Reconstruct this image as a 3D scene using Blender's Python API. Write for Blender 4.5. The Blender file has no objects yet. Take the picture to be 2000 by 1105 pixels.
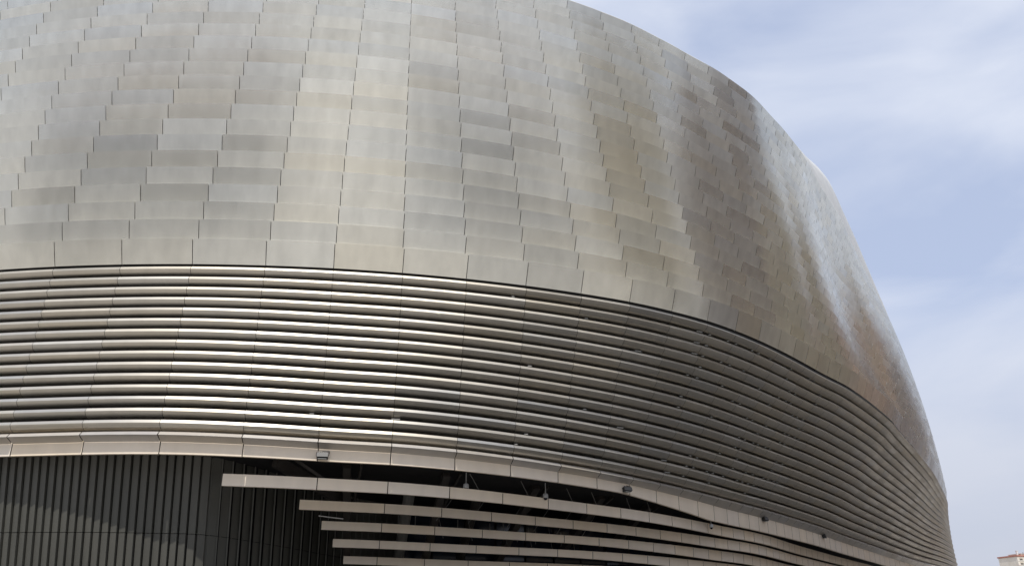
import bpy, math, random
from mathutils import Vector, Matrix
R_=math.radians
rng=random.Random(11)
sc=bpy.context.scene
# ------------------------------------------------------------------ camera, sky, sun, exposure
EYE=1.65
cam_d=bpy.data.cameras.new('camera'); cam=bpy.data.objects.new('camera',cam_d); sc.collection.objects.link(cam)
cam.location=(0,0,EYE); cam.rotation_euler=(R_(90+23.554),0,0)
cam_d.sensor_width=36; cam_d.lens=28.8; cam_d.clip_start=.1; cam_d.clip_end=6000
sc.camera=cam
SUN_EL,SUN_AZ=54.0,2.0        # azimuth measured from behind the camera, negative = to its left
w=bpy.data.worlds.new('World'); sc.world=w; w.use_nodes=True
nt=w.node_tree; nt.nodes.clear()
def N(t,ty,**k):
    n=t.nodes.new(ty)
    for a,b in k.items(): setattr(n,a,b)
    return n
L=nt.links.new
out=N(nt,'ShaderNodeOutputWorld'); bg=N(nt,'ShaderNodeBackground'); bg.inputs[1].default_value=.11
sky=N(nt,'ShaderNodeTexSky'); sky.sky_type='NISHITA'; sky.sun_disc=False; sky.sun_elevation=R_(SUN_EL)
sky.sun_rotation=R_(180-SUN_AZ*-1); sky.dust_density=1.6; sky.air_density=1.0; sky.ozone_density=1.5
tc=N(nt,'ShaderNodeTexCoord'); mp=N(nt,'ShaderNodeMapping'); mp.inputs['Scale'].default_value=(1.5,1.5,3.4); mp.inputs['Location'].default_value=(1.3,.4,.2)
n1=N(nt,'ShaderNodeTexNoise'); n1.inputs['Scale'].default_value=2.1; n1.inputs['Detail'].default_value=6; n1.inputs['Roughness'].default_value=.48; n1.inputs['Distortion'].default_value=.35
cr=N(nt,'ShaderNodeValToRGB'); cr.color_ramp.elements[0].position=.36; cr.color_ramp.elements[1].position=.64
cr.color_ramp.elements[0].color=(.34,.34,.34,1); cr.color_ramp.elements[1].color=(1,1,1,1)
mx=N(nt,'ShaderNodeMix',data_type='RGBA'); 
CLOUD=(6.6,7.1,8.3,1)
mx.inputs['B'].default_value=CLOUD
L(tc.outputs['Generated'],mp.inputs[0]); L(mp.outputs[0],n1.inputs['Vector']); L(n1.outputs['Fac'],cr.inputs[0])
L(cr.outputs[0],mx.inputs['Factor']); veil=N(nt,'ShaderNodeMix',data_type='RGBA'); veil.inputs['Factor'].default_value=.62; veil.inputs['B'].default_value=(4.3,5.35,8.1,1); L(sky.outputs[0],veil.inputs['A']); L(veil.outputs['Result'],mx.inputs['A'])
sx=N(nt,'ShaderNodeSeparateXYZ'); L(tc.outputs['Generated'],sx.inputs[0])
hz=N(nt,'ShaderNodeMapRange'); hz.inputs['From Min'].default_value=.02; hz.inputs['From Max'].default_value=.34; hz.inputs['To Min'].default_value=.85; hz.inputs['To Max'].default_value=0; L(sx.outputs[2],hz.inputs['Value'])
mh=N(nt,'ShaderNodeMix',data_type='RGBA'); mh.inputs['B'].default_value=(5.1,5.35,6.15,1); L(hz.outputs[0],mh.inputs['Factor']); L(mx.outputs['Result'],mh.inputs['A']); L(mh.outputs['Result'],bg.inputs[0]); L(bg.outputs[0],out.inputs[0])
sd=bpy.data.lights.new('sun','SUN'); sd.energy=3.3; sd.angle=R_(.5); sd.color=(1,.955,.89)
so=bpy.data.objects.new('sun',sd); sc.collection.objects.link(so)
_s=Vector((math.sin(R_(SUN_AZ))*math.cos(R_(SUN_EL)),-math.cos(R_(SUN_AZ))*math.cos(R_(SUN_EL)),math.sin(R_(SUN_EL))))
so.rotation_euler=(-_s).to_track_quat('-Z','Y').to_euler(); so.location=_s*60
sc.view_settings.view_transform='Standard'; sc.view_settings.look='None'; sc.view_settings.exposure=0; sc.view_settings.gamma=1
sc.render.engine='CYCLES'; sc.render.resolution_x=1024; sc.render.resolution_y=565
# ------------------------------------------------------------------ helpers
S=1.6                                   # metres per layout unit
CX,CY=-9.872,55.969                     # centre of the rounded corner, layout units
def W(th,R,z):
    t=R_(th); return (S*(CX+R*math.sin(t)),S*(CY-R*math.cos(t)),EYE+S*z)
def interp(tab,flat=False):
    """smooth cubic through (x,y) pairs"""
    xs=[a for a,_ in tab]; ys=[b for _,b in tab]; n=len(xs)
    d=[(ys[i+1]-ys[i])/(xs[i+1]-xs[i]) for i in range(n-1)]
    h_=[xs[i+1]-xs[i] for i in range(n-1)]
    m=[d[0]]+[0 if (flat and d[i-1]*d[i]<=0) else (d[i-1]*h_[i]+d[i]*h_[i-1])/(h_[i-1]+h_[i]) for i in range(1,n-1)]+[d[-1]]
    def f(x):
        if x<=xs[0]: return ys[0]
        if x>=xs[-1]: return ys[-1]
        i=0
        while x>xs[i+1]: i+=1
        h=xs[i+1]-xs[i]; t=(x-xs[i])/h
        return ys[i]*(1+2*t)*(1-t)**2+h*m[i]*t*(1-t)**2+ys[i+1]*t*t*(3-2*t)+h*m[i+1]*t*t*(t-1)
    return f
def mesh(name,V,F,mat,parent=None,smooth=False,attr=None,sharp=None):
    me=bpy.data.meshes.new(name); me.from_pydata(V,[],F)
    if smooth: me.polygons.foreach_set('use_smooth',[True]*len(F))
    if attr:
        at=me.attributes.new('tone','FLOAT_COLOR','FACE'); 
        for i,c in enumerate(attr): at.data[i].color=c
    me.materials.append(mat); me.update()
    o=bpy.data.objects.new(name,me); sc.collection.objects.link(o)
    if parent: o.parent=parent
    return o
def empty(name,loc,label,cat,group=None):
    o=bpy.data.objects.new(name,None); sc.collection.objects.link(o); o.location=loc; o.empty_display_size=.2
    o['label']=label; o['category']=cat
    if group: o['group']=group
    return o
class MB:
    def __init__(s): s.V=[];s.F=[];s.T=[]
    def quad(s,a,b,c,d,t=None):
        i=len(s.V); s.V+=[a,b,c,d]; s.F.append((i,i+1,i+2,i+3)); s.T.append(t)
    def grid(s,rows,t=None,flip=False):
        i0=len(s.V); n=len(rows[0])
        for r in rows: s.V+=r
        for a in range(len(rows)-1):
            for b in range(n-1):
                q=(i0+a*n+b,i0+a*n+b+1,i0+(a+1)*n+b+1,i0+(a+1)*n+b)
                s.F.append(q[::-1] if flip else q); s.T.append(t)
    def box(s,c,h,M=None,t=None):
        i=len(s.V); M=M or Matrix.Identity(3)
        for x in(-1,1):
            for y in(-1,1):
                for z in(-1,1): s.V.append(tuple(Vector(c)+M@Vector((x*h[0],y*h[1],z*h[2]))))
        for f in((0,1,3,2),(4,6,7,5),(0,4,5,1),(2,3,7,6),(0,2,6,4),(1,5,7,3)): s.F.append(tuple(i+k for k in f)); s.T.append(t)
    def bar(s,a,b,wd,hd,t=None):
        a=Vector(a);b=Vector(b); q=(b-a).to_track_quat('Z','Y').to_matrix(); s.box((a+b)/2,(wd/2,hd/2,(b-a).length/2),q,t)
    def tube(s,a,b,r,n=14,r2=None,t=None,caps=True):
        a=Vector(a);b=Vector(b);r2=r if r2 is None else r2; q=(b-a).to_track_quat('Z','Y').to_matrix(); i=len(s.V)
        for p,rr in((a,r),(b,r2)):
            for k in range(n):
                s.V.append(tuple(p+q@Vector((rr*math.cos(2*math.pi*k/n),rr*math.sin(2*math.pi*k/n),0))))
        for k in range(n):
            l=(k+1)%n; s.F.append((i+k,i+l,i+n+l,i+n+k)); s.T.append(t)
        if caps: s.F.append(tuple(range(i,i+n))[::-1]); s.F.append(tuple(range(i+n,i+2*n))); s.T+=[t,t]
    def lathe(s,c,prof,n=20,M=None):
        M=M or Matrix.Identity(3); i=len(s.V); c=Vector(c)
        for r,z in prof:
            for k in range(n): s.V.append(tuple(c+M@Vector((r*math.cos(2*math.pi*k/n),r*math.sin(2*math.pi*k/n),z))))
        for a in range(len(prof)-1):
            for k in range(n):
                l=(k+1)%n; s.F.append((i+a*n+k,i+a*n+l,i+(a+1)*n+l,i+(a+1)*n+k)); s.T.append(None)
        s.F.append(tuple(range(i,i+n))[::-1]); s.F.append(tuple(range(i+(len(prof)-1)*n,i+len(prof)*n))); s.T+=[None,None]
    def build(s,name,mat,parent=None,smooth=False):
        at=None
        if any(t is not None for t in s.T): at=[t or (.5,.5,.5,1) for t in s.T]
        return mesh(name,s.V,s.F,mat,parent,smooth,at)
def pmat(name,col,rough=.6,metal=0,**k):
    m=bpy.data.materials.new(name); m.use_nodes=True; b=m.node_tree.nodes['Principled BSDF']
    b.inputs['Base Color'].default_value=(*col,1); b.inputs['Roughness'].default_value=rough; b.inputs['Metallic'].default_value=metal
    return m,b
def noisy(name,c1,c2,scale,rough=.6,metal=0,bump=0,bs=20,stretch=(1,1,1)):
    m,b=pmat(name,c1,rough,metal); t=m.node_tree; l=t.links.new
    g=N(t,'ShaderNodeNewGeometry'); mp=N(t,'ShaderNodeMapping'); mp.inputs['Scale'].default_value=stretch; l(g.outputs['Position'],mp.inputs[0])
    n=N(t,'ShaderNodeTexNoise'); n.inputs['Scale'].default_value=scale; n.inputs['Detail'].default_value=5; l(mp.outputs[0],n.inputs['Vector'])
    x=N(t,'ShaderNodeMix',data_type='RGBA'); x.inputs['A'].default_value=(*c1,1); x.inputs['B'].default_value=(*c2,1)
    r=N(t,'ShaderNodeValToRGB'); r.color_ramp.elements[0].position=.35; r.color_ramp.elements[1].position=.65
    l(n.outputs['Fac'],r.inputs[0]); l(r.outputs[0],x.inputs['Factor']); l(x.outputs['Result'],b.inputs['Base Color'])
    if bump:
        n2=N(t,'ShaderNodeTexNoise'); n2.inputs['Scale'].default_value=bs; l(mp.outputs[0],n2.inputs['Vector'])
        bp=N(t,'ShaderNodeBump'); bp.inputs['Strength'].default_value=bump; bp.inputs['Distance'].default_value=.02; l(n2.outputs['Fac'],bp.inputs['Height']); l(bp.outputs[0],b.inputs['Normal'])
    return m
def steel(name,base,rough,wave=.5,wdist=.02,aniso=.6,vary=.5,wscale=.45,streak=.06,metal=1.0,inner=False):
    """brushed stainless steel: batch tone per panel (attribute), faint brushing, slight oil-canning"""
    m,b=pmat(name,base,rough,metal); t=m.node_tree; l=t.links.new
    g=N(t,'ShaderNodeNewGeometry'); a=N(t,'ShaderNodeAttribute'); a.attribute_name='tone'
    sp=N(t,'ShaderNodeSeparateColor'); l(a.outputs['Color'],sp.inputs[0])
    # tone: R value, G warmth
    warm=N(t,'ShaderNodeMix',data_type='RGBA'); warm.inputs['A'].default_value=(base[0]*.97,base[1]*1.0,base[2]*1.04,1); warm.inputs['B'].default_value=(base[0]*1.01,base[1]*.995,base[2]*.95,1)
    l(sp.outputs[1],warm.inputs['Factor'])
    mr=N(t,'ShaderNodeMapRange'); mr.inputs['To Min'].default_value=1-vary*.5; mr.inputs['To Max'].default_value=1+vary*.32; l(sp.outputs[0],mr.inputs['Value'])
    # dirt / streaks
    mp=N(t,'ShaderNodeMapping'); mp.inputs['Scale'].default_value=(1,1,.22); l(g.outputs['Position'],mp.inputs[0])
    ns=N(t,'ShaderNodeTexNoise'); ns.inputs['Scale'].default_value=1.6; ns.inputs['Detail'].default_value=6; l(mp.outputs[0],ns.inputs['Vector'])
    ms=N(t,'ShaderNodeMapRange'); ms.inputs['From Min'].default_value=.3; ms.inputs['From Max'].default_value=.7; ms.inputs['To Min'].default_value=1-streak; ms.inputs['To Max'].default_value=1+streak*.5; l(ns.outputs['Fac'],ms.inputs['Value'])
    mu=N(t,'ShaderNodeMath',operation='MULTIPLY'); l(mr.outputs[0],mu.inputs[0]); l(ms.outputs[0],mu.inputs[1])
    vm=N(t,'ShaderNodeVectorMath',operation='SCALE'); l(warm.outputs['Result'],vm.inputs[0]); l(mu.outputs[0],vm.inputs['Scale']); l(vm.outputs[0],b.inputs['Base Color'])
    # roughness
    rr=N(t,'ShaderNodeMapRange'); rr.inputs['To Min'].default_value=rough*.85; rr.inputs['To Max'].default_value=rough*1.18; l(sp.outputs[2],rr.inputs['Value']); l(rr.outputs[0],b.inputs['Roughness'])
    # oil-canning
    off=N(t,'ShaderNodeVectorMath',operation='SCALE'); l(a.outputs['Color'],off.inputs[0]); off.inputs['Scale'].default_value=9
    ad=N(t,'ShaderNodeVectorMath',operation='ADD'); l(g.outputs['Position'],ad.inputs[0]); l(off.outputs[0],ad.inputs[1])
    nw=N(t,'ShaderNodeTexNoise'); nw.inputs['Scale'].default_value=wscale; nw.inputs['Detail'].default_value=0; l(ad.outputs[0],nw.inputs['Vector'])
    bp=N(t,'ShaderNodeBump'); bp.inputs['Strength'].default_value=wave; bp.inputs['Distance'].default_value=wdist; l(nw.outputs['Fac'],bp.inputs['Height']); l(bp.outputs[0],b.inputs['Normal'])
    if inner:      # back faces coloured black, painting shade into the slat gaps
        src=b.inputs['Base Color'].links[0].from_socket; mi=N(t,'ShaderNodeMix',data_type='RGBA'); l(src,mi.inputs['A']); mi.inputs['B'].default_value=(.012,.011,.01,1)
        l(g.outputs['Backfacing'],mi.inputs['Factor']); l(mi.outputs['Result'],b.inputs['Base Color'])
    if aniso:
        b.inputs['Anisotropic'].default_value=aniso; tg=N(t,'ShaderNodeTangent'); tg.direction_type='RADIAL'; tg.axis='Z'; l(tg.outputs[0],b.inputs['Tangent'])
        b.inputs['Anisotropic Rotation'].default_value=.25
    return m
# ------------------------------------------------------------------ materials
M_clad=steel('brushed_steel_cladding',(.77,.755,.685),.27,wave=.5,wdist=.04,aniso=.5,vary=.17,metal=.85,streak=.1)
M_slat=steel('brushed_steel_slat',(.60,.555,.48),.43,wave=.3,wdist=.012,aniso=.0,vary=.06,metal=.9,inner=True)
M_fascia=steel('fascia_steel',(.86,.745,.60),.55,wave=.2,wdist=.01,aniso=0,vary=.05,metal=.12)
M_trim=steel('trim_steel',(.62,.575,.52),.42,wave=.2,wdist=.01,aniso=0,vary=.05,metal=.6)
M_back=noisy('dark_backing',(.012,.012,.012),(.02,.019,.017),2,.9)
M_rib=noisy('olive_rib_metal',(.08,.079,.067),(.098,.096,.081),1.2,.55,.0,stretch=(1,1,.2))
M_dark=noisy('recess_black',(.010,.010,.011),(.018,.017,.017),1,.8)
M_glass,_b=pmat('recess_glazing',(.01,.016,.028),.08,0)
M_frame2=noisy('galvanised_rod',(.12,.12,.11),(.17,.17,.16),2,.5)
M_frame=noisy('painted_steel_frame',(.035,.03,.025),(.05,.045,.04),2,.5)
M_col=noisy('concrete_column',(.2,.2,.185),(.26,.25,.23),3,.8)
M_roof=noisy('roof_membrane',(.55,.56,.55),(.62,.625,.61),.6,.5,stretch=(1,1,2))
M_white=noisy('white_edge',(.62,.62,.6),(.7,.7,.68),2,.4)
M_pave=noisy('paving',(.40,.375,.335),(.47,.44,.40),.6,.85,bump=.2)
M_apron=noisy('apron_dark',(.04,.04,.042),(.055,.055,.056),1,.9,bump=.2)  # for the unseen dark apron that damps ground bounce
M_black,_b=pmat('lamp_black',(.02,.02,.02),.45)
M_lens,_b=pmat('lamp_lens',(.28,.29,.28),.15)
M_cam,_b=pmat('camera_grey',(.42,.42,.41),.4)
M_smoke,_b=pmat('smoked_dome',(.02,.02,.025),.08)
# ------------------------------------------------------------------ facade surface
# meridian: base angle, (theta at z 10, 16.4, 22.8), (R at the same)
H=.573; ZB=10.0; Z0=10+1.3*H; QZ=12.8; ROWS=22
MER=[(-60,(-60,-58.5,-57.8),(34.6,34.75,33.6)),(-30,(-30,-28.7,-28),(34.6,34.75,33.6)),
(.85,(.85,1.96,2.51),(34.56,34.74,33.6)),(14.36,(14.36,13.62,13.34),(34.57,34.69,33.5)),(20.7,(20.7,19.28,18.6),(34.55,34.53,33.48)),
(23.66,(23.66,22.05,21.14),(34.53,34.40,33.44)),(26.56,(26.56,24.7,23.74),(34.42,34.25,33.35)),(29.3,(29.3,27.35,26.33),(34.27,34.06,33.24)),
(31.95,(31.95,30.02,28.96),(34.04,33.84,33.1)),(34.4,(34.4,32.55,31.55),(33.8,33.6,32.98)),(36.8,(36.8,35.1,34.08),(33.56,33.34,32.84)),
(38.9,(38.9,37.4,36.5),(33.36,33.1,32.72)),(44.4,(44.4,44.1,43.8),(33.0,32.62,32.33)),(48,(48,47.9,47.8),(32.98,32.35,32.1)),(51,(51,51,51),(32.94,32.0,31.9)),
(54,(54,54,54),(32.94,31.78,31.78)),(57.5,(57.5,)*3,(33.02,31.6,31.7)),(61,(61,61,61),(33.17,31.65,31.82))]
# far flank, as plan points (layout units) from the measured edges, running on and turning away out of sight
def polar(pts):
    out=[]
    for x,y in pts:
        dx,dy=x-CX,y-CY; out.append((math.degrees(math.atan2(dx,-dy)),math.hypot(dx,dy)))
    return out
F10=polar([(19.94,41.2),(22.4,45.15),(24.85,49.15),(27.25,53.15),(29.5,57.1),(31.75,61.1),(34.1,65.5),(36.35,70.1),(38.2,75.3),(39.4,82),(39.2,92)])
F22=polar([(19.53,43.0),(21.8,46.95),(23.75,50.2),(25.75,53.5),(27.6,56.6),(31.15,62.6),(33.1,66.3),(34.6,70.3),(35.6,75),(36.0,82),(35.3,92)])
F5=polar([(18.0,45.45),(21.3,50.1),(24.1,54.1),(29.2,61.0),(32.4,65.0),(35.6,69.5),(38.7,74.8),(41.2,80.7),(42.8,87),(43.3,95)])
for tab_,k in ((F10,0),(F22,2)): pass
_a=interp([(m[0],m[2][0]) for m in MER]+F10); _b=interp([(m[0],m[2][2]) for m in MER]+F22)
for t_ in (66,70,75,80,86,92,98,104,110,116,122,128):
    MER.append((t_,(t_,)*3,(_a(t_),.5*(_a(t_)+_b(t_))+{66:-.62,70:-.2,75:.12}.get(t_,.02*min(20,t_-64)),_b(t_))))
TH=[interp([(m[0],m[1][k]) for m in MER]) for k in range(3)]
RR=[interp([(m[0],m[2][k]) for m in MER]) for k in range(3)]
def quad3(v,q): return v[0]*(1-q)*(1-2*q)+v[1]*4*q*(1-q)+v[2]*q*(2*q-1)
def clad(u,z):
    q=(z-10)/QZ; R=quad3([f(u) for f in RR],q)
    if 27<u<54: R+=min(1,max(0,q*6))*.105*math.sin((u-36.5)*2*math.pi/13)*math.sin(math.pi*(u-27)/27)*(.6+.4*math.sin(math.pi*min(1,max(0,q))))+min(1,max(0,q*6))*.016*math.sin((u-27)*2*math.pi/4.5)*math.sin(math.pi*(u-27)/27)
    return quad3([f(u) for f in TH],q),R
U=[]
u=-5.99-3.4*15
while u<-7: U.append(u); u+=3.4
U+=[-5.99,-2.58,.88,4.43,7.72,11.11,14.35,17.52,20.64,23.6,26.5,29.25,31.85,34.35,36.75,38.9,40.8,42.65,44.5]
u=44.5
while u<126:
    R=RR[0](u); u+=min(1.9,1.9*33/R) if u<62 else math.degrees(1.25/R); U.append(u)
stad=empty('stadium',(S*CX,S*CY,0),'huge stadium with curved brushed steel skin above a screen of horizontal steel slats','stadium')
def child(o,par=stad):
    o.parent=par; return o
stad_inv=Matrix.Translation((-S*CX,-S*CY,0))
def part(mb,name,mat,par=None,smooth=False):
    mb.V=[(x-S*CX,y-S*CY,z) for x,y,z in mb.V]       # geometry held about the stadium's own origin
    return mb.build(name,mat,par or stad,smooth)
TILT=.22; GAP=.0105
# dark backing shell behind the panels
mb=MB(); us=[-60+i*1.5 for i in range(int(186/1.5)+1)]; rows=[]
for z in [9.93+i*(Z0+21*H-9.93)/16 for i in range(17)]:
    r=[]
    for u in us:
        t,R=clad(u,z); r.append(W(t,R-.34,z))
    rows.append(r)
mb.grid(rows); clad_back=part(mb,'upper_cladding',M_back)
def tone(last=[.5,.5]):
    v=min(1,max(0,rng.gauss(.5,.2))); 
    if rng.random()<.16: v=max(0,v-.35)
    g=min(1,max(0,rng.gauss(.5,.25)))
    return (v,g,rng.random(),1)
for r in range(ROWS):
    zb=10.05 if r==0 else Z0+H*(r-1); zt=Z0+H*r-.004
    mb=MB(); tilt=TILT*(1.3 if r==0 else 1)
    for i in range(len(U)-1):
        u0,u1=U[i],U[i+1]; n=5 if 36<u0<64 else 3
        t=tone(); e0=rng.gauss(0,.002); e1=rng.gauss(0,.002)
        Rm=RR[0](.5*(u0+u1)); g=math.degrees(GAP/Rm)
        rows=[]
        for k,(z,d) in enumerate(((zb,-tilt),((zb+zt)/2,-tilt/2+.006),(zt,0))):
            row=[]
            for j in range(n+1):
                uu=u0+g+(u1-u0-2*g)*j/n; th_,R=clad(uu,zt if r else 10.2); row.append(W(th_,R+d+(e0*(1-j/n)+e1*j/n)*(1 if k else -1),z))
            rows.append(row)
        mb.grid(rows,t)
        # returns: top ledge and side edges
        led=[]
        for j in range(n+1):
            uu=u0+g+(u1-u0-2*g)*j/n; th_,R=clad(uu,zt if r else 10.2); led.append(W(th_,R-.27,zt+.002))
        mb.grid([rows[2],led],t)
        for j in (0,n):
            uu=u0+g if j==0 else u1-g; th_,R=clad(uu,zt if r else 10.2)
            a,b=rows[0][j],rows[2][j]; c=W(th_,R-.06,zt); d_=W(th_,R-tilt-.05,zb); mb.quad(a,b,c,d_,t)
    part(mb,'panel_row',M_clad,clad_back,smooth=True)
# sharp edges between panel face and returns
for o in list(clad_back.children):
    o.data.set_sharp_from_angle(angle=R_(35))
ZTOP=Z0+21*H
# roof beyond the parapet
DZ=interp([(-60,0),(41,0),(46,.12),(50,.5),(54,1.12),(58,1.8),(63,2.45),(70.5,3.1),(80,3.0),(85,2.35),(95,1.2),(99,.5),(105,.03),(140,0)],True)
mb=MB(); rows=[]
for dR,dz,k in [(-.02,.01,0),(-.03,.045,.03),(-.08,.06,.09)]:
    rows.append([W(clad(u,ZTOP)[0],clad(u,ZTOP)[1]+dR,ZTOP+dz+k*DZ(u)) for u in us])
mb.grid(rows)
roof=MB(); rows=[]
for dR,dz,k in [(-.10,.06,.09),(-.12,.07,.4),(-.2,.09,.75),(-.38,.13,1.0),(-1.2,.5,1.03),(-4,1.2,1.0),(-12,2.4,.8)]:
    rows.append([W(clad(u,ZTOP)[0],clad(u,ZTOP)[1]+dR,ZTOP+dz+k*DZ(u)) for u in us])
roof.grid(rows); ro=part(roof,'roof_shell',M_roof,smooth=True); part(mb,'roof_edge',M_white,ro,smooth=True)
# ------------------------------------------------------------------ slat screen
R5=interp([(-60,34.6),(-30,34.6),(-6,34.5),(2.2,34.55),(5.35,34.28),(8.4,33.95),(11.7,33.75),(14.7,33.38),(18,32.85),(21,32.32),(24.6,31.68),(27.8,31.1),(34.6,30.05),(39,29.5),(44,29.13),(51,28.85),(58,28.95)]+F5)
def low(u,z):
    """surface below the cladding"""
    q=(10-z)/5; a=RR[0](u)-(.25 if u<60 else max(.08,.25-(u-60)*.006)); b=R5(u); return a+(b-a)*q
def seg(u0,u1,n): return [u0+(u1-u0)*j/n for j in range(n+1)]
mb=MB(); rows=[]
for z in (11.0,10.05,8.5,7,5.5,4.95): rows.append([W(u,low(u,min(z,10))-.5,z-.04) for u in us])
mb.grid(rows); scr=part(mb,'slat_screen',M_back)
P=.3286; NS=15
PROF=[(-.04,.085),(0,0)]; FACE=[(0,0),(-.035,-.058),(-.078,-.105),(-.125,-.138),(-.19,-.162),(-.29,-.177),(-.42,-.182)]
def strip(mb,u0,u1,zn,prof,t,n,radf):
    rows=[[W(u,radf(u,zn)+dR+.5*dz*(RR[0](u)-R5(u))/5*(dz<0),zn+dz) for u in seg(u0,u1,n)] for dR,dz in prof]; mb.grid(rows,t,flip=True)
for k in range(NS):
    zn=10-.105-P*k; mb=MB()
    for i in range(len(U)-1):
        g=math.degrees(.006/34); t=tone(); n=3
        strip(mb,U[i]+g,U[i+1]-g,zn,PROF,t,n,low); strip(mb,U[i]+g,U[i+1]-g,zn,FACE,t,n,low)
        # underside return back to the frame
        strip(mb,U[i]+g,U[i+1]-g,zn,[(-.42,-.182),(-.46,-.09)],t,n,low)
    o=part(mb,'louvre_slat',M_slat,scr,smooth=True); o.data.set_sharp_from_angle(angle=R_(50))
# trim: wide lower slat
def rtrim(u,z): return R5(u)
RT=lambda u:R5(u)-.28
ZT=lambda u:4.84-.09*min(1,max(0,(u-26)/12))
mb=MB()
for i in range(len(U)-1):
    g=math.degrees(.012/34); t=tone(); a,b=U[i]+g,U[i+1]-g
    for A,B in (((-.09,5.07),(.0,4.97)),):
        mb.grid([[W(u,R5(u)+A[0],A[1]) for u in seg(a,b,3)],[W(u,R5(u)+B[0],B[1]) for u in seg(a,b,3)]],t,flip=True)
    mb.grid([[W(u,R5(u),4.97) for u in seg(a,b,3)],[W(u,R5(u)-.28,ZT(u)) for u in seg(a,b,3)]],t,flip=True)
o=part(mb,'bottom_trim',M_trim,smooth=True); o.data.set_sharp_from_angle(angle=R_(12))
# bright clip brackets in the gaps of the screen
cnt=0
br=MB()
pl=[]
for k in range(1,NS):
    for i,u in enumerate(U):
        if 27<u<45 and rng.random()<.62:
            for du in (-.35,.45): pl.append((k,u+du+rng.uniform(-.08,.08)))
        elif 5<u<26 and rng.random()<.16: pl.append((k,u+rng.uniform(-1.2,1.2)))
rng.shuffle(pl)
for k,u in pl[:98]:
    z=10-.105-P*k+.12; b=MB(); R=low(u,z)-.10; t=R_(u)
    M=Matrix.Rotation(t,3,'Z'); wd=rng.choice((.045,.045,.06,.12)) if u<30 else .04
    b.box(W(u,R,z),(wd*S,.03*S,.018*S),M); part(b,'slat_bracket',M_col,scr)
# ------------------------------------------------------------------ fascia bands under the trim
RB0=interp([(-60,34.5),(-6,34.45),(2.6,34.5),(5.6,34.25),(8.6,33.95),(11.6,33.68),(14.6,33.22),(17.8,32.55),(21,31.85),(24.2,31.25),(28.5,30.6),(33,29.9),(39,29.1),(45,28.7),(58,28.2),(79,30.9),(97.9,38),(115,50.5),(140,57)])
BZ=[(4.88,4.52),(4.15,3.83),(3.73,3.46),(3.32,3.07),(2.90,2.66),(2.50,2.26),(2.10,1.86),(1.7,1.46),(1.3,1.06)]
BOFF=[interp([(0,0),(50,0)]),]+[interp([(0,-o1),(12,-o1),(26.5,-o2),(45,-o3),(60,-o3)],True) for o1,o2,o3 in ((.85,.45,.2),(2.15,1.35,.45),(3.4,1.9,.8),(4.25,2.35,1.1),(5.35,3.1,1.5),(6.3,3.8,1.9),(7.2,4.4,2.3),(8,5,2.7))]
START=[None,3.45,6.7,7.7,8.3,8.92,9.4,9.8,10.1]
bands=[]
for k,(za,zb) in enumerate(BZ):
    mb=MB(); us2=[u for u in U if u<128] if k==0 else [START[k]]+[u for u in U if START[k]+1.2<u<100]
    for i in range(len(us2)-1):
        g=math.degrees(.012/32); a,b=us2[i]+g,us2[i+1]-g; t=tone()
        def close(u):
            if k==0: return 0
            return min(1,max(0,(u-24)/16))
        def lowz(u):
            nxt=BZ[k+1][0] if k+1<len(BZ) else zb-.1
            return zb+(nxt+.045-zb)*close(u) if k else zb+(BZ[1][0]+.03-zb)*min(1,max(0,(u-26)/10))
        Rf=(lambda u:R5(u)-.285) if k==0 else (lambda u:RB0(u)+BOFF[k](u))
        top=[W(u,Rf(u),za) for u in seg(a,b,3)]; bot=[W(u,Rf(u)-.01,lowz(u)) for u in seg(a,b,3)]
        mb.grid([top,bot],t,flip=True)
        tb=[W(u,Rf(u)-.12,za) for u in seg(a,b,3)]; bb=[W(u,Rf(u)-.12,lowz(u)) for u in seg(a,b,3)]
        mb.grid([tb,top],t,flip=True); mb.grid([bot,bb],t,flip=True)
        if i==0: mb.quad(top[0],tb[0],bb[0],bot[0],t)
    o=part(mb,'fascia_band',M_fascia,smooth=True); o.data.set_sharp_from_angle(angle=R_(30)); bands.append(o)
# ------------------------------------------------------------------ recess: ribbed wall, dark interior, soffit
RW=interp([(-60,33.5),(-12,33.45),(-7.0,33.3),(-4.5,33.24),(-1.6,33.1),(.25,32.93),(2.5,32.55),(5,30.0),(8,26.6),(12,24.5),(20,23),(40,23)],True)
def wall(th,z): return RW(th)+.22*(z-3)
mb=MB(); u=-40; k=0
while u<14:
    du=math.degrees(.222/RW(u)); 
    for za,zb in ((-1.0,2.66),(2.675,4.72)):
        v=tone()
        a=[W(u,wall(u,z),z) for z in (za,zb)]; b=[W(u+du*.8,wall(u+du*.8,z)+(.05 if u<3 else .01),z) for z in (za,zb)]; c=[W(u+du*.8,wall(u,z)-.2,z) for z in (za,zb)]; d=[W(u+du,wall(u,z)-.2,z) for z in (za,zb)]
        e=[W(u,wall(u,z)-.2,z) for z in (za,zb)]
        mb.quad(a[0],b[0],b[1],a[1],v); mb.quad(b[0],c[0],c[1],b[1],v); mb.quad(c[0],d[0],d[1],c[1],v); mb.quad(e[0],a[0],a[1],e[1],v)
    u+=du
part(mb,'ribbed_wall',M_rib)
mb=MB(); us3=[-60+i*2 for i in range(81)]
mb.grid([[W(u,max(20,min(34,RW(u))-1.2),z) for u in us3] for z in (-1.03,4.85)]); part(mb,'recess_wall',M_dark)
mb=MB(); mb.grid([[W(u,min(RB0(u)-.2,R5(u)-.42),4.72) for u in us3],[W(u,20,4.72) for u in us3]]); mb.grid([[W(u,low(u,4.95)-.5,4.95) for u in us],[W(u,low(u,4.95)-2.5,4.95) for u in us]]); part(mb,'soffit',M_dark)
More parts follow.
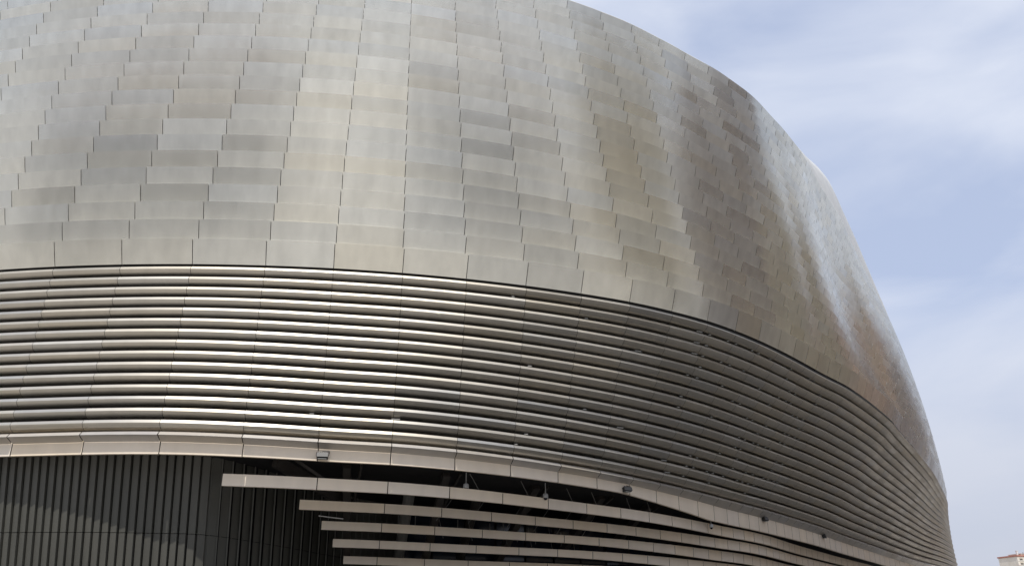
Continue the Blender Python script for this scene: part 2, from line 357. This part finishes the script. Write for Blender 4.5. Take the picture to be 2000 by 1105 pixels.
# end wall + core mass so the building is closed from the sides
mb=MB()
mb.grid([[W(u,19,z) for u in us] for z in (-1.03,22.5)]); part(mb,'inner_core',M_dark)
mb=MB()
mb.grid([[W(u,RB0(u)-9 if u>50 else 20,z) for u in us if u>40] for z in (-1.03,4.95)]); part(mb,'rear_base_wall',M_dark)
# glazing glimpses behind the bands
mb=MB(); 
for i in range(10):
    a,b=13+i*2.6,13+i*2.6+2.4
    mb.grid([[W(u,26.2,z) for u in seg(a,b,2)] for z in (1.0,4.3)])
part(mb,'recess_glazing',M_glass)
# structural members seen through the gaps
def member(name,mat,pts,wd,hd=None,tube=False):
    mb=MB()
    for (a,b) in pts:
        if tube: mb.tube(W(*a),W(*b),wd,12)
        else: mb.bar(W(*a),W(*b),wd,hd or wd)
    return part(mb,name,mat)
member('column',M_col,[((12.9,29.3,4.7),(12.9,26.2,2.6))],.3,tube=True)
member('column',M_frame,[((17.8,28.6,4.7),(17.8,26.0,2.6))],.26,tube=True)
for th in (9.0,14.4,20.6,26.5,32):
    member('steel_post',M_frame,[((th,RB0(th)-1.6,4.7),(th+.25,RB0(th)-8.6,1.0)),],.36,.4)
    member('steel_post',M_frame,[((th+.75,RB0(th)-1.5,4.7),(th+.3,RB0(th)-4.0,3.7)),],.1,.2)
member('box_beam',M_frame,[((5.6,33.0,4.62),(9.6,30.2,3.75))],.3,.5)
member('box_beam',M_frame,[((6.6,33.3,4.62),(8.4,32.6,4.05))],.08,.12)
for th in (15.6,19.0,22.6,24.8,28.2,30.6):
    member('brace_rod',M_col,[((th,RB0(th)-1.1,4.66),(th+.75,RB0(th)-1.3,4.1))],.018,tube=True)
for th in (14.2,16.4,19.4,21.8,24.0,26.6):
    member('brace_rod',M_frame2,[((th+1.2,RB0(th)-3.1,4.25),(th+.2,RB0(th)-3.3,3.5))],.018,tube=True)
    member('brace_rod',M_frame2,[((th+.7,RB0(th)-4.4,3.8),(th+1.1,RB0(th)-4.5,3.1))],.016,tube=True)
for th in (12.2,13.3,16.3,18.9,21.4,23.2,25.9):
    member('hanger',M_frame2,[((th,RB0(th)-4.2,3.72),(th,RB0(th)-4.2,3.2))],.025,tube=True)
# thin white bar standing for a sunlit gleam behind the second band
member('gleam_bar',M_white,[((7.55,30.9,3.43),(8.9,30.7,3.38))],.05,.04)
# ------------------------------------------------------------------ lamps and cameras fixed to the building
def floodlight(th,R,z,label,flip=1,sc_=1.0):
    t=empty('floodlight',W(th,R,z),label,'floodlight','floodlights under the slat screen'); t.rotation_euler=(0,0,R_(th)); t.scale=(sc_,)*3
    b=MB(); b.box((0,-.22,-.14),(.24,.13,.10),Matrix.Rotation(R_(-18),3,'X')); 
    for i in range(5): b.box((-.18+.09*i,-.20,-.02),(.012,.10,.035),Matrix.Rotation(R_(-18),3,'X'))
    b.build('housing',M_black,t)
    b=MB(); b.box((0,-.235,-.262),(.19,.11,.012),Matrix.Rotation(R_(6),3,'X')); b.build('lens',M_lens,t)
    b=MB(); b.bar((-.27,-.2,-.12),(-.27,-.02,.1),.02,.05); b.bar((.27,-.2,-.12),(.27,-.02,.1),.02,.05); b.bar((-.28,-.02,.1),(.28,-.02,.1),.05,.02); b.bar((0,-.02,.1),(0,.12,.12),.07,.07); b.build('bracket',M_black,t)
    return t
def domecam(th,R,z,label,s=1.0):
    t=empty('dome_camera',W(th,R,z),label,'security camera','dome cameras hanging in the recess'); t.rotation_euler=(0,0,R_(th)); t.scale=(s*.8,)*3
    b=MB(); b.lathe((0,0,0),[(.04,.42),(.05,.3),(.14,.27),(.17,.2),(.175,.02),(.15,0)]); b.build('housing',M_cam,t,smooth=True)
    b=MB(); b.lathe((0,0,0),[(.03,-.13),(.08,-.11),(.115,-.06),(.125,0)]); b.build('lens_dome',M_smoke,t,smooth=True)
    b=MB(); b.tube((0,0,.4),(0,0,.95),.03); b.build('stem',M_cam,t)
    return t
floodlight(7.95,RT(7.95)-.03,4.72,'dark floodlight with pale lens fixed on the bottom trim, farthest left of the floodlights')
floodlight(26.1,RT(26.1)-.05,4.72,'small black floodlight below the trim, second floodlight from the left')
floodlight(45.5,RT(45.5)-.05,4.78,'small dark floodlight under the trim with a pale face, between two others on the right')
floodlight(61,RT(61)-.05,4.78,'faintest pale floodlight, farthest right beneath the sloping trim')
domecam(15.3,RB0(15.3)-.9,4.17,'pale dome camera in the top gap, left one of the two big dome cameras')
domecam(20.4,RB0(20.4)-.6,4.14,'pale dome camera in the top gap, right one of the two big dome cameras')
domecam(36.6,RB0(36.6)-.05,3.95,'small pale dome camera in front of the upper bands on the right',.9)
# ------------------------------------------------------------------ ground
mb=MB(); mb.quad((-3000,-3000,0),(3000,-3000,0),(3000,3000,0),(-3000,3000,0)); g=mb.build('ground',M_pave); g['kind']='structure'
mb=MB(); mb.grid([[W(u,19.0,-1.029) for u in range(-60,132,4)],[W(u,39.0+min(13,max(0,(u-14)*.9)),-1.029) for u in range(-60,132,4)]]); mb.V=[(x,y,.004) for x,y,z in mb.V]; pv=mb.build('bounce_damping_apron',M_apron); pv['kind']='structure'  # unseen dark apron added to cut ground bounce and darken the reflections
# ------------------------------------------------------------------ distant block of flats
M_fl=noisy('cream_render',(.62,.56,.47),(.70,.64,.55),.3,.8); M_cor=noisy('red_cornice',(.36,.14,.1),(.42,.18,.13),.5,.8); M_win,_b=pmat('window_dark',(.1,.095,.08),.25); M_shut=noisy('beige_shutter',(.42,.36,.28),(.5,.43,.34),1,.7)
bd=empty('apartment_building',(0,0,0),'cream block of flats with a red-brown cornice low at the right edge','apartment building')
D=640.0; az=27.3+2.0
bx=lambda px:(px-1000)/1600.
X0=D*bx(1951)/(math.cos(R_(23.554))+.345*math.sin(R_(23.554))); 
bd.location=(X0+15,D,0); bd.rotation_euler=(0,0,R_(14))
HB=EYE+D*.0915*1.0
def bpart(mb,n,m,p=None): return mb.build(n,m,p or bd)
mb=MB(); mb.box((20,9,HB/2-.6),(20,9,HB/2-.6)); bpart(mb,'wall',M_fl)
mb=MB(); mb.box((20,9,HB-.65),(20.5,9.5,.45)); bpart(mb,'cornice',M_cor)
mb=MB(); mb.box((21,10,HB+.55),(13,6,.75)); mb.box((21,10,HB+1.4),(13.4,6.4,.12)); pr=bpart(mb,'penthouse',M_fl)
mb=MB(); mb.box((6.6,6,HB+1.6),(.55,.55,1.8)); mb.box((6.6,6,HB+3.5),(.8,.8,.12)); bpart(mb,'chimney',M_white)
mb=MB(); 
for x in (9,10.5,12.3): mb.tube((x,3,HB),(x,3,HB+2.4),.06,6)
mb.bar((8.6,3,HB+2.1),(12.8,3,HB+2.3),.08,.08); bpart(mb,'antenna',M_frame)
for f in range(4):
    for c in range(10):
        x=3.2+c*3.7; z=HB-2.9-f*3.1
        mb=MB(); mb.box((x,-.02,z),(.85 if c%3 else 1.25,.10,.8)); wn=mb.build('window',M_win,bd)
        mb=MB(); mb.box((x,-.05,z+.45),(.8 if c%3 else 1.2,.10,.36)); mb.build('shutter',M_shut,wn)
    mb=MB(); mb.box((20,-.12,HB-4.2-f*3.1),(19.9,.13,.09)); bpart(mb,'string_course',M_white)

# ------------------------------------------------------------------ unseen blocks, added so the steel has something to reflect
M_brick=noisy('brick_red',(.24,.165,.13),(.30,.21,.165),.4,.85); M_tan=noisy('tan_render',(.5,.47,.42),(.58,.54,.48),.3,.85)
def block(x,y,rz,wd,dp,ht,mat,label):
    t=empty('reflection_block',(x,y,0),label,'apartment building'); t.rotation_euler=(0,0,R_(rz))
    b=MB(); b.box((0,0,ht/2),(wd/2,dp/2,ht/2)); b.build('wall',mat,t)
    b=MB(); b.box((0,0,ht+.3),(wd/2+.4,dp/2+.4,.3)); b.build('cornice',M_cor,t)
    b=MB(); nf=int(ht/3.2); nc=int(wd/3.6)
    for f in range(nf):
        for c in range(nc):
            for sy in (-1,1): b.box((-wd/2+1.9+c*3.6,sy*(dp/2+.0),1.9+f*3.2),(.75,.06,.8))
    b.build('window_grid',M_win,t)
M_gold=noisy('ochre_render',(.52,.42,.27),(.6,.5,.34),.3,.85)
block(86.9,-2,74,40,16,44,M_gold,'unseen ochre block to the right of the camera, added for the steel to reflect')
block(99,42,74,34,16,58,M_brick,'unseen tallest red brick block to the right, added for the steel to reflect')
block(111,84,74,38,16,46,M_gold,'unseen ochre block farther along to the right, added for the steel to reflect')
block(50,-52,25,60,16,22,M_tan,'unseen tan rendered block behind the camera, added for the steel to reflect')
block(-58,-50,-22,70,16,20,M_tan,'unseen long tan block on the far left, added for the steel to reflect')
block(110,138,62,85,16,36,M_brick,'unseen long red brick block beside the far flank of the stadium, added for the steel to reflect')
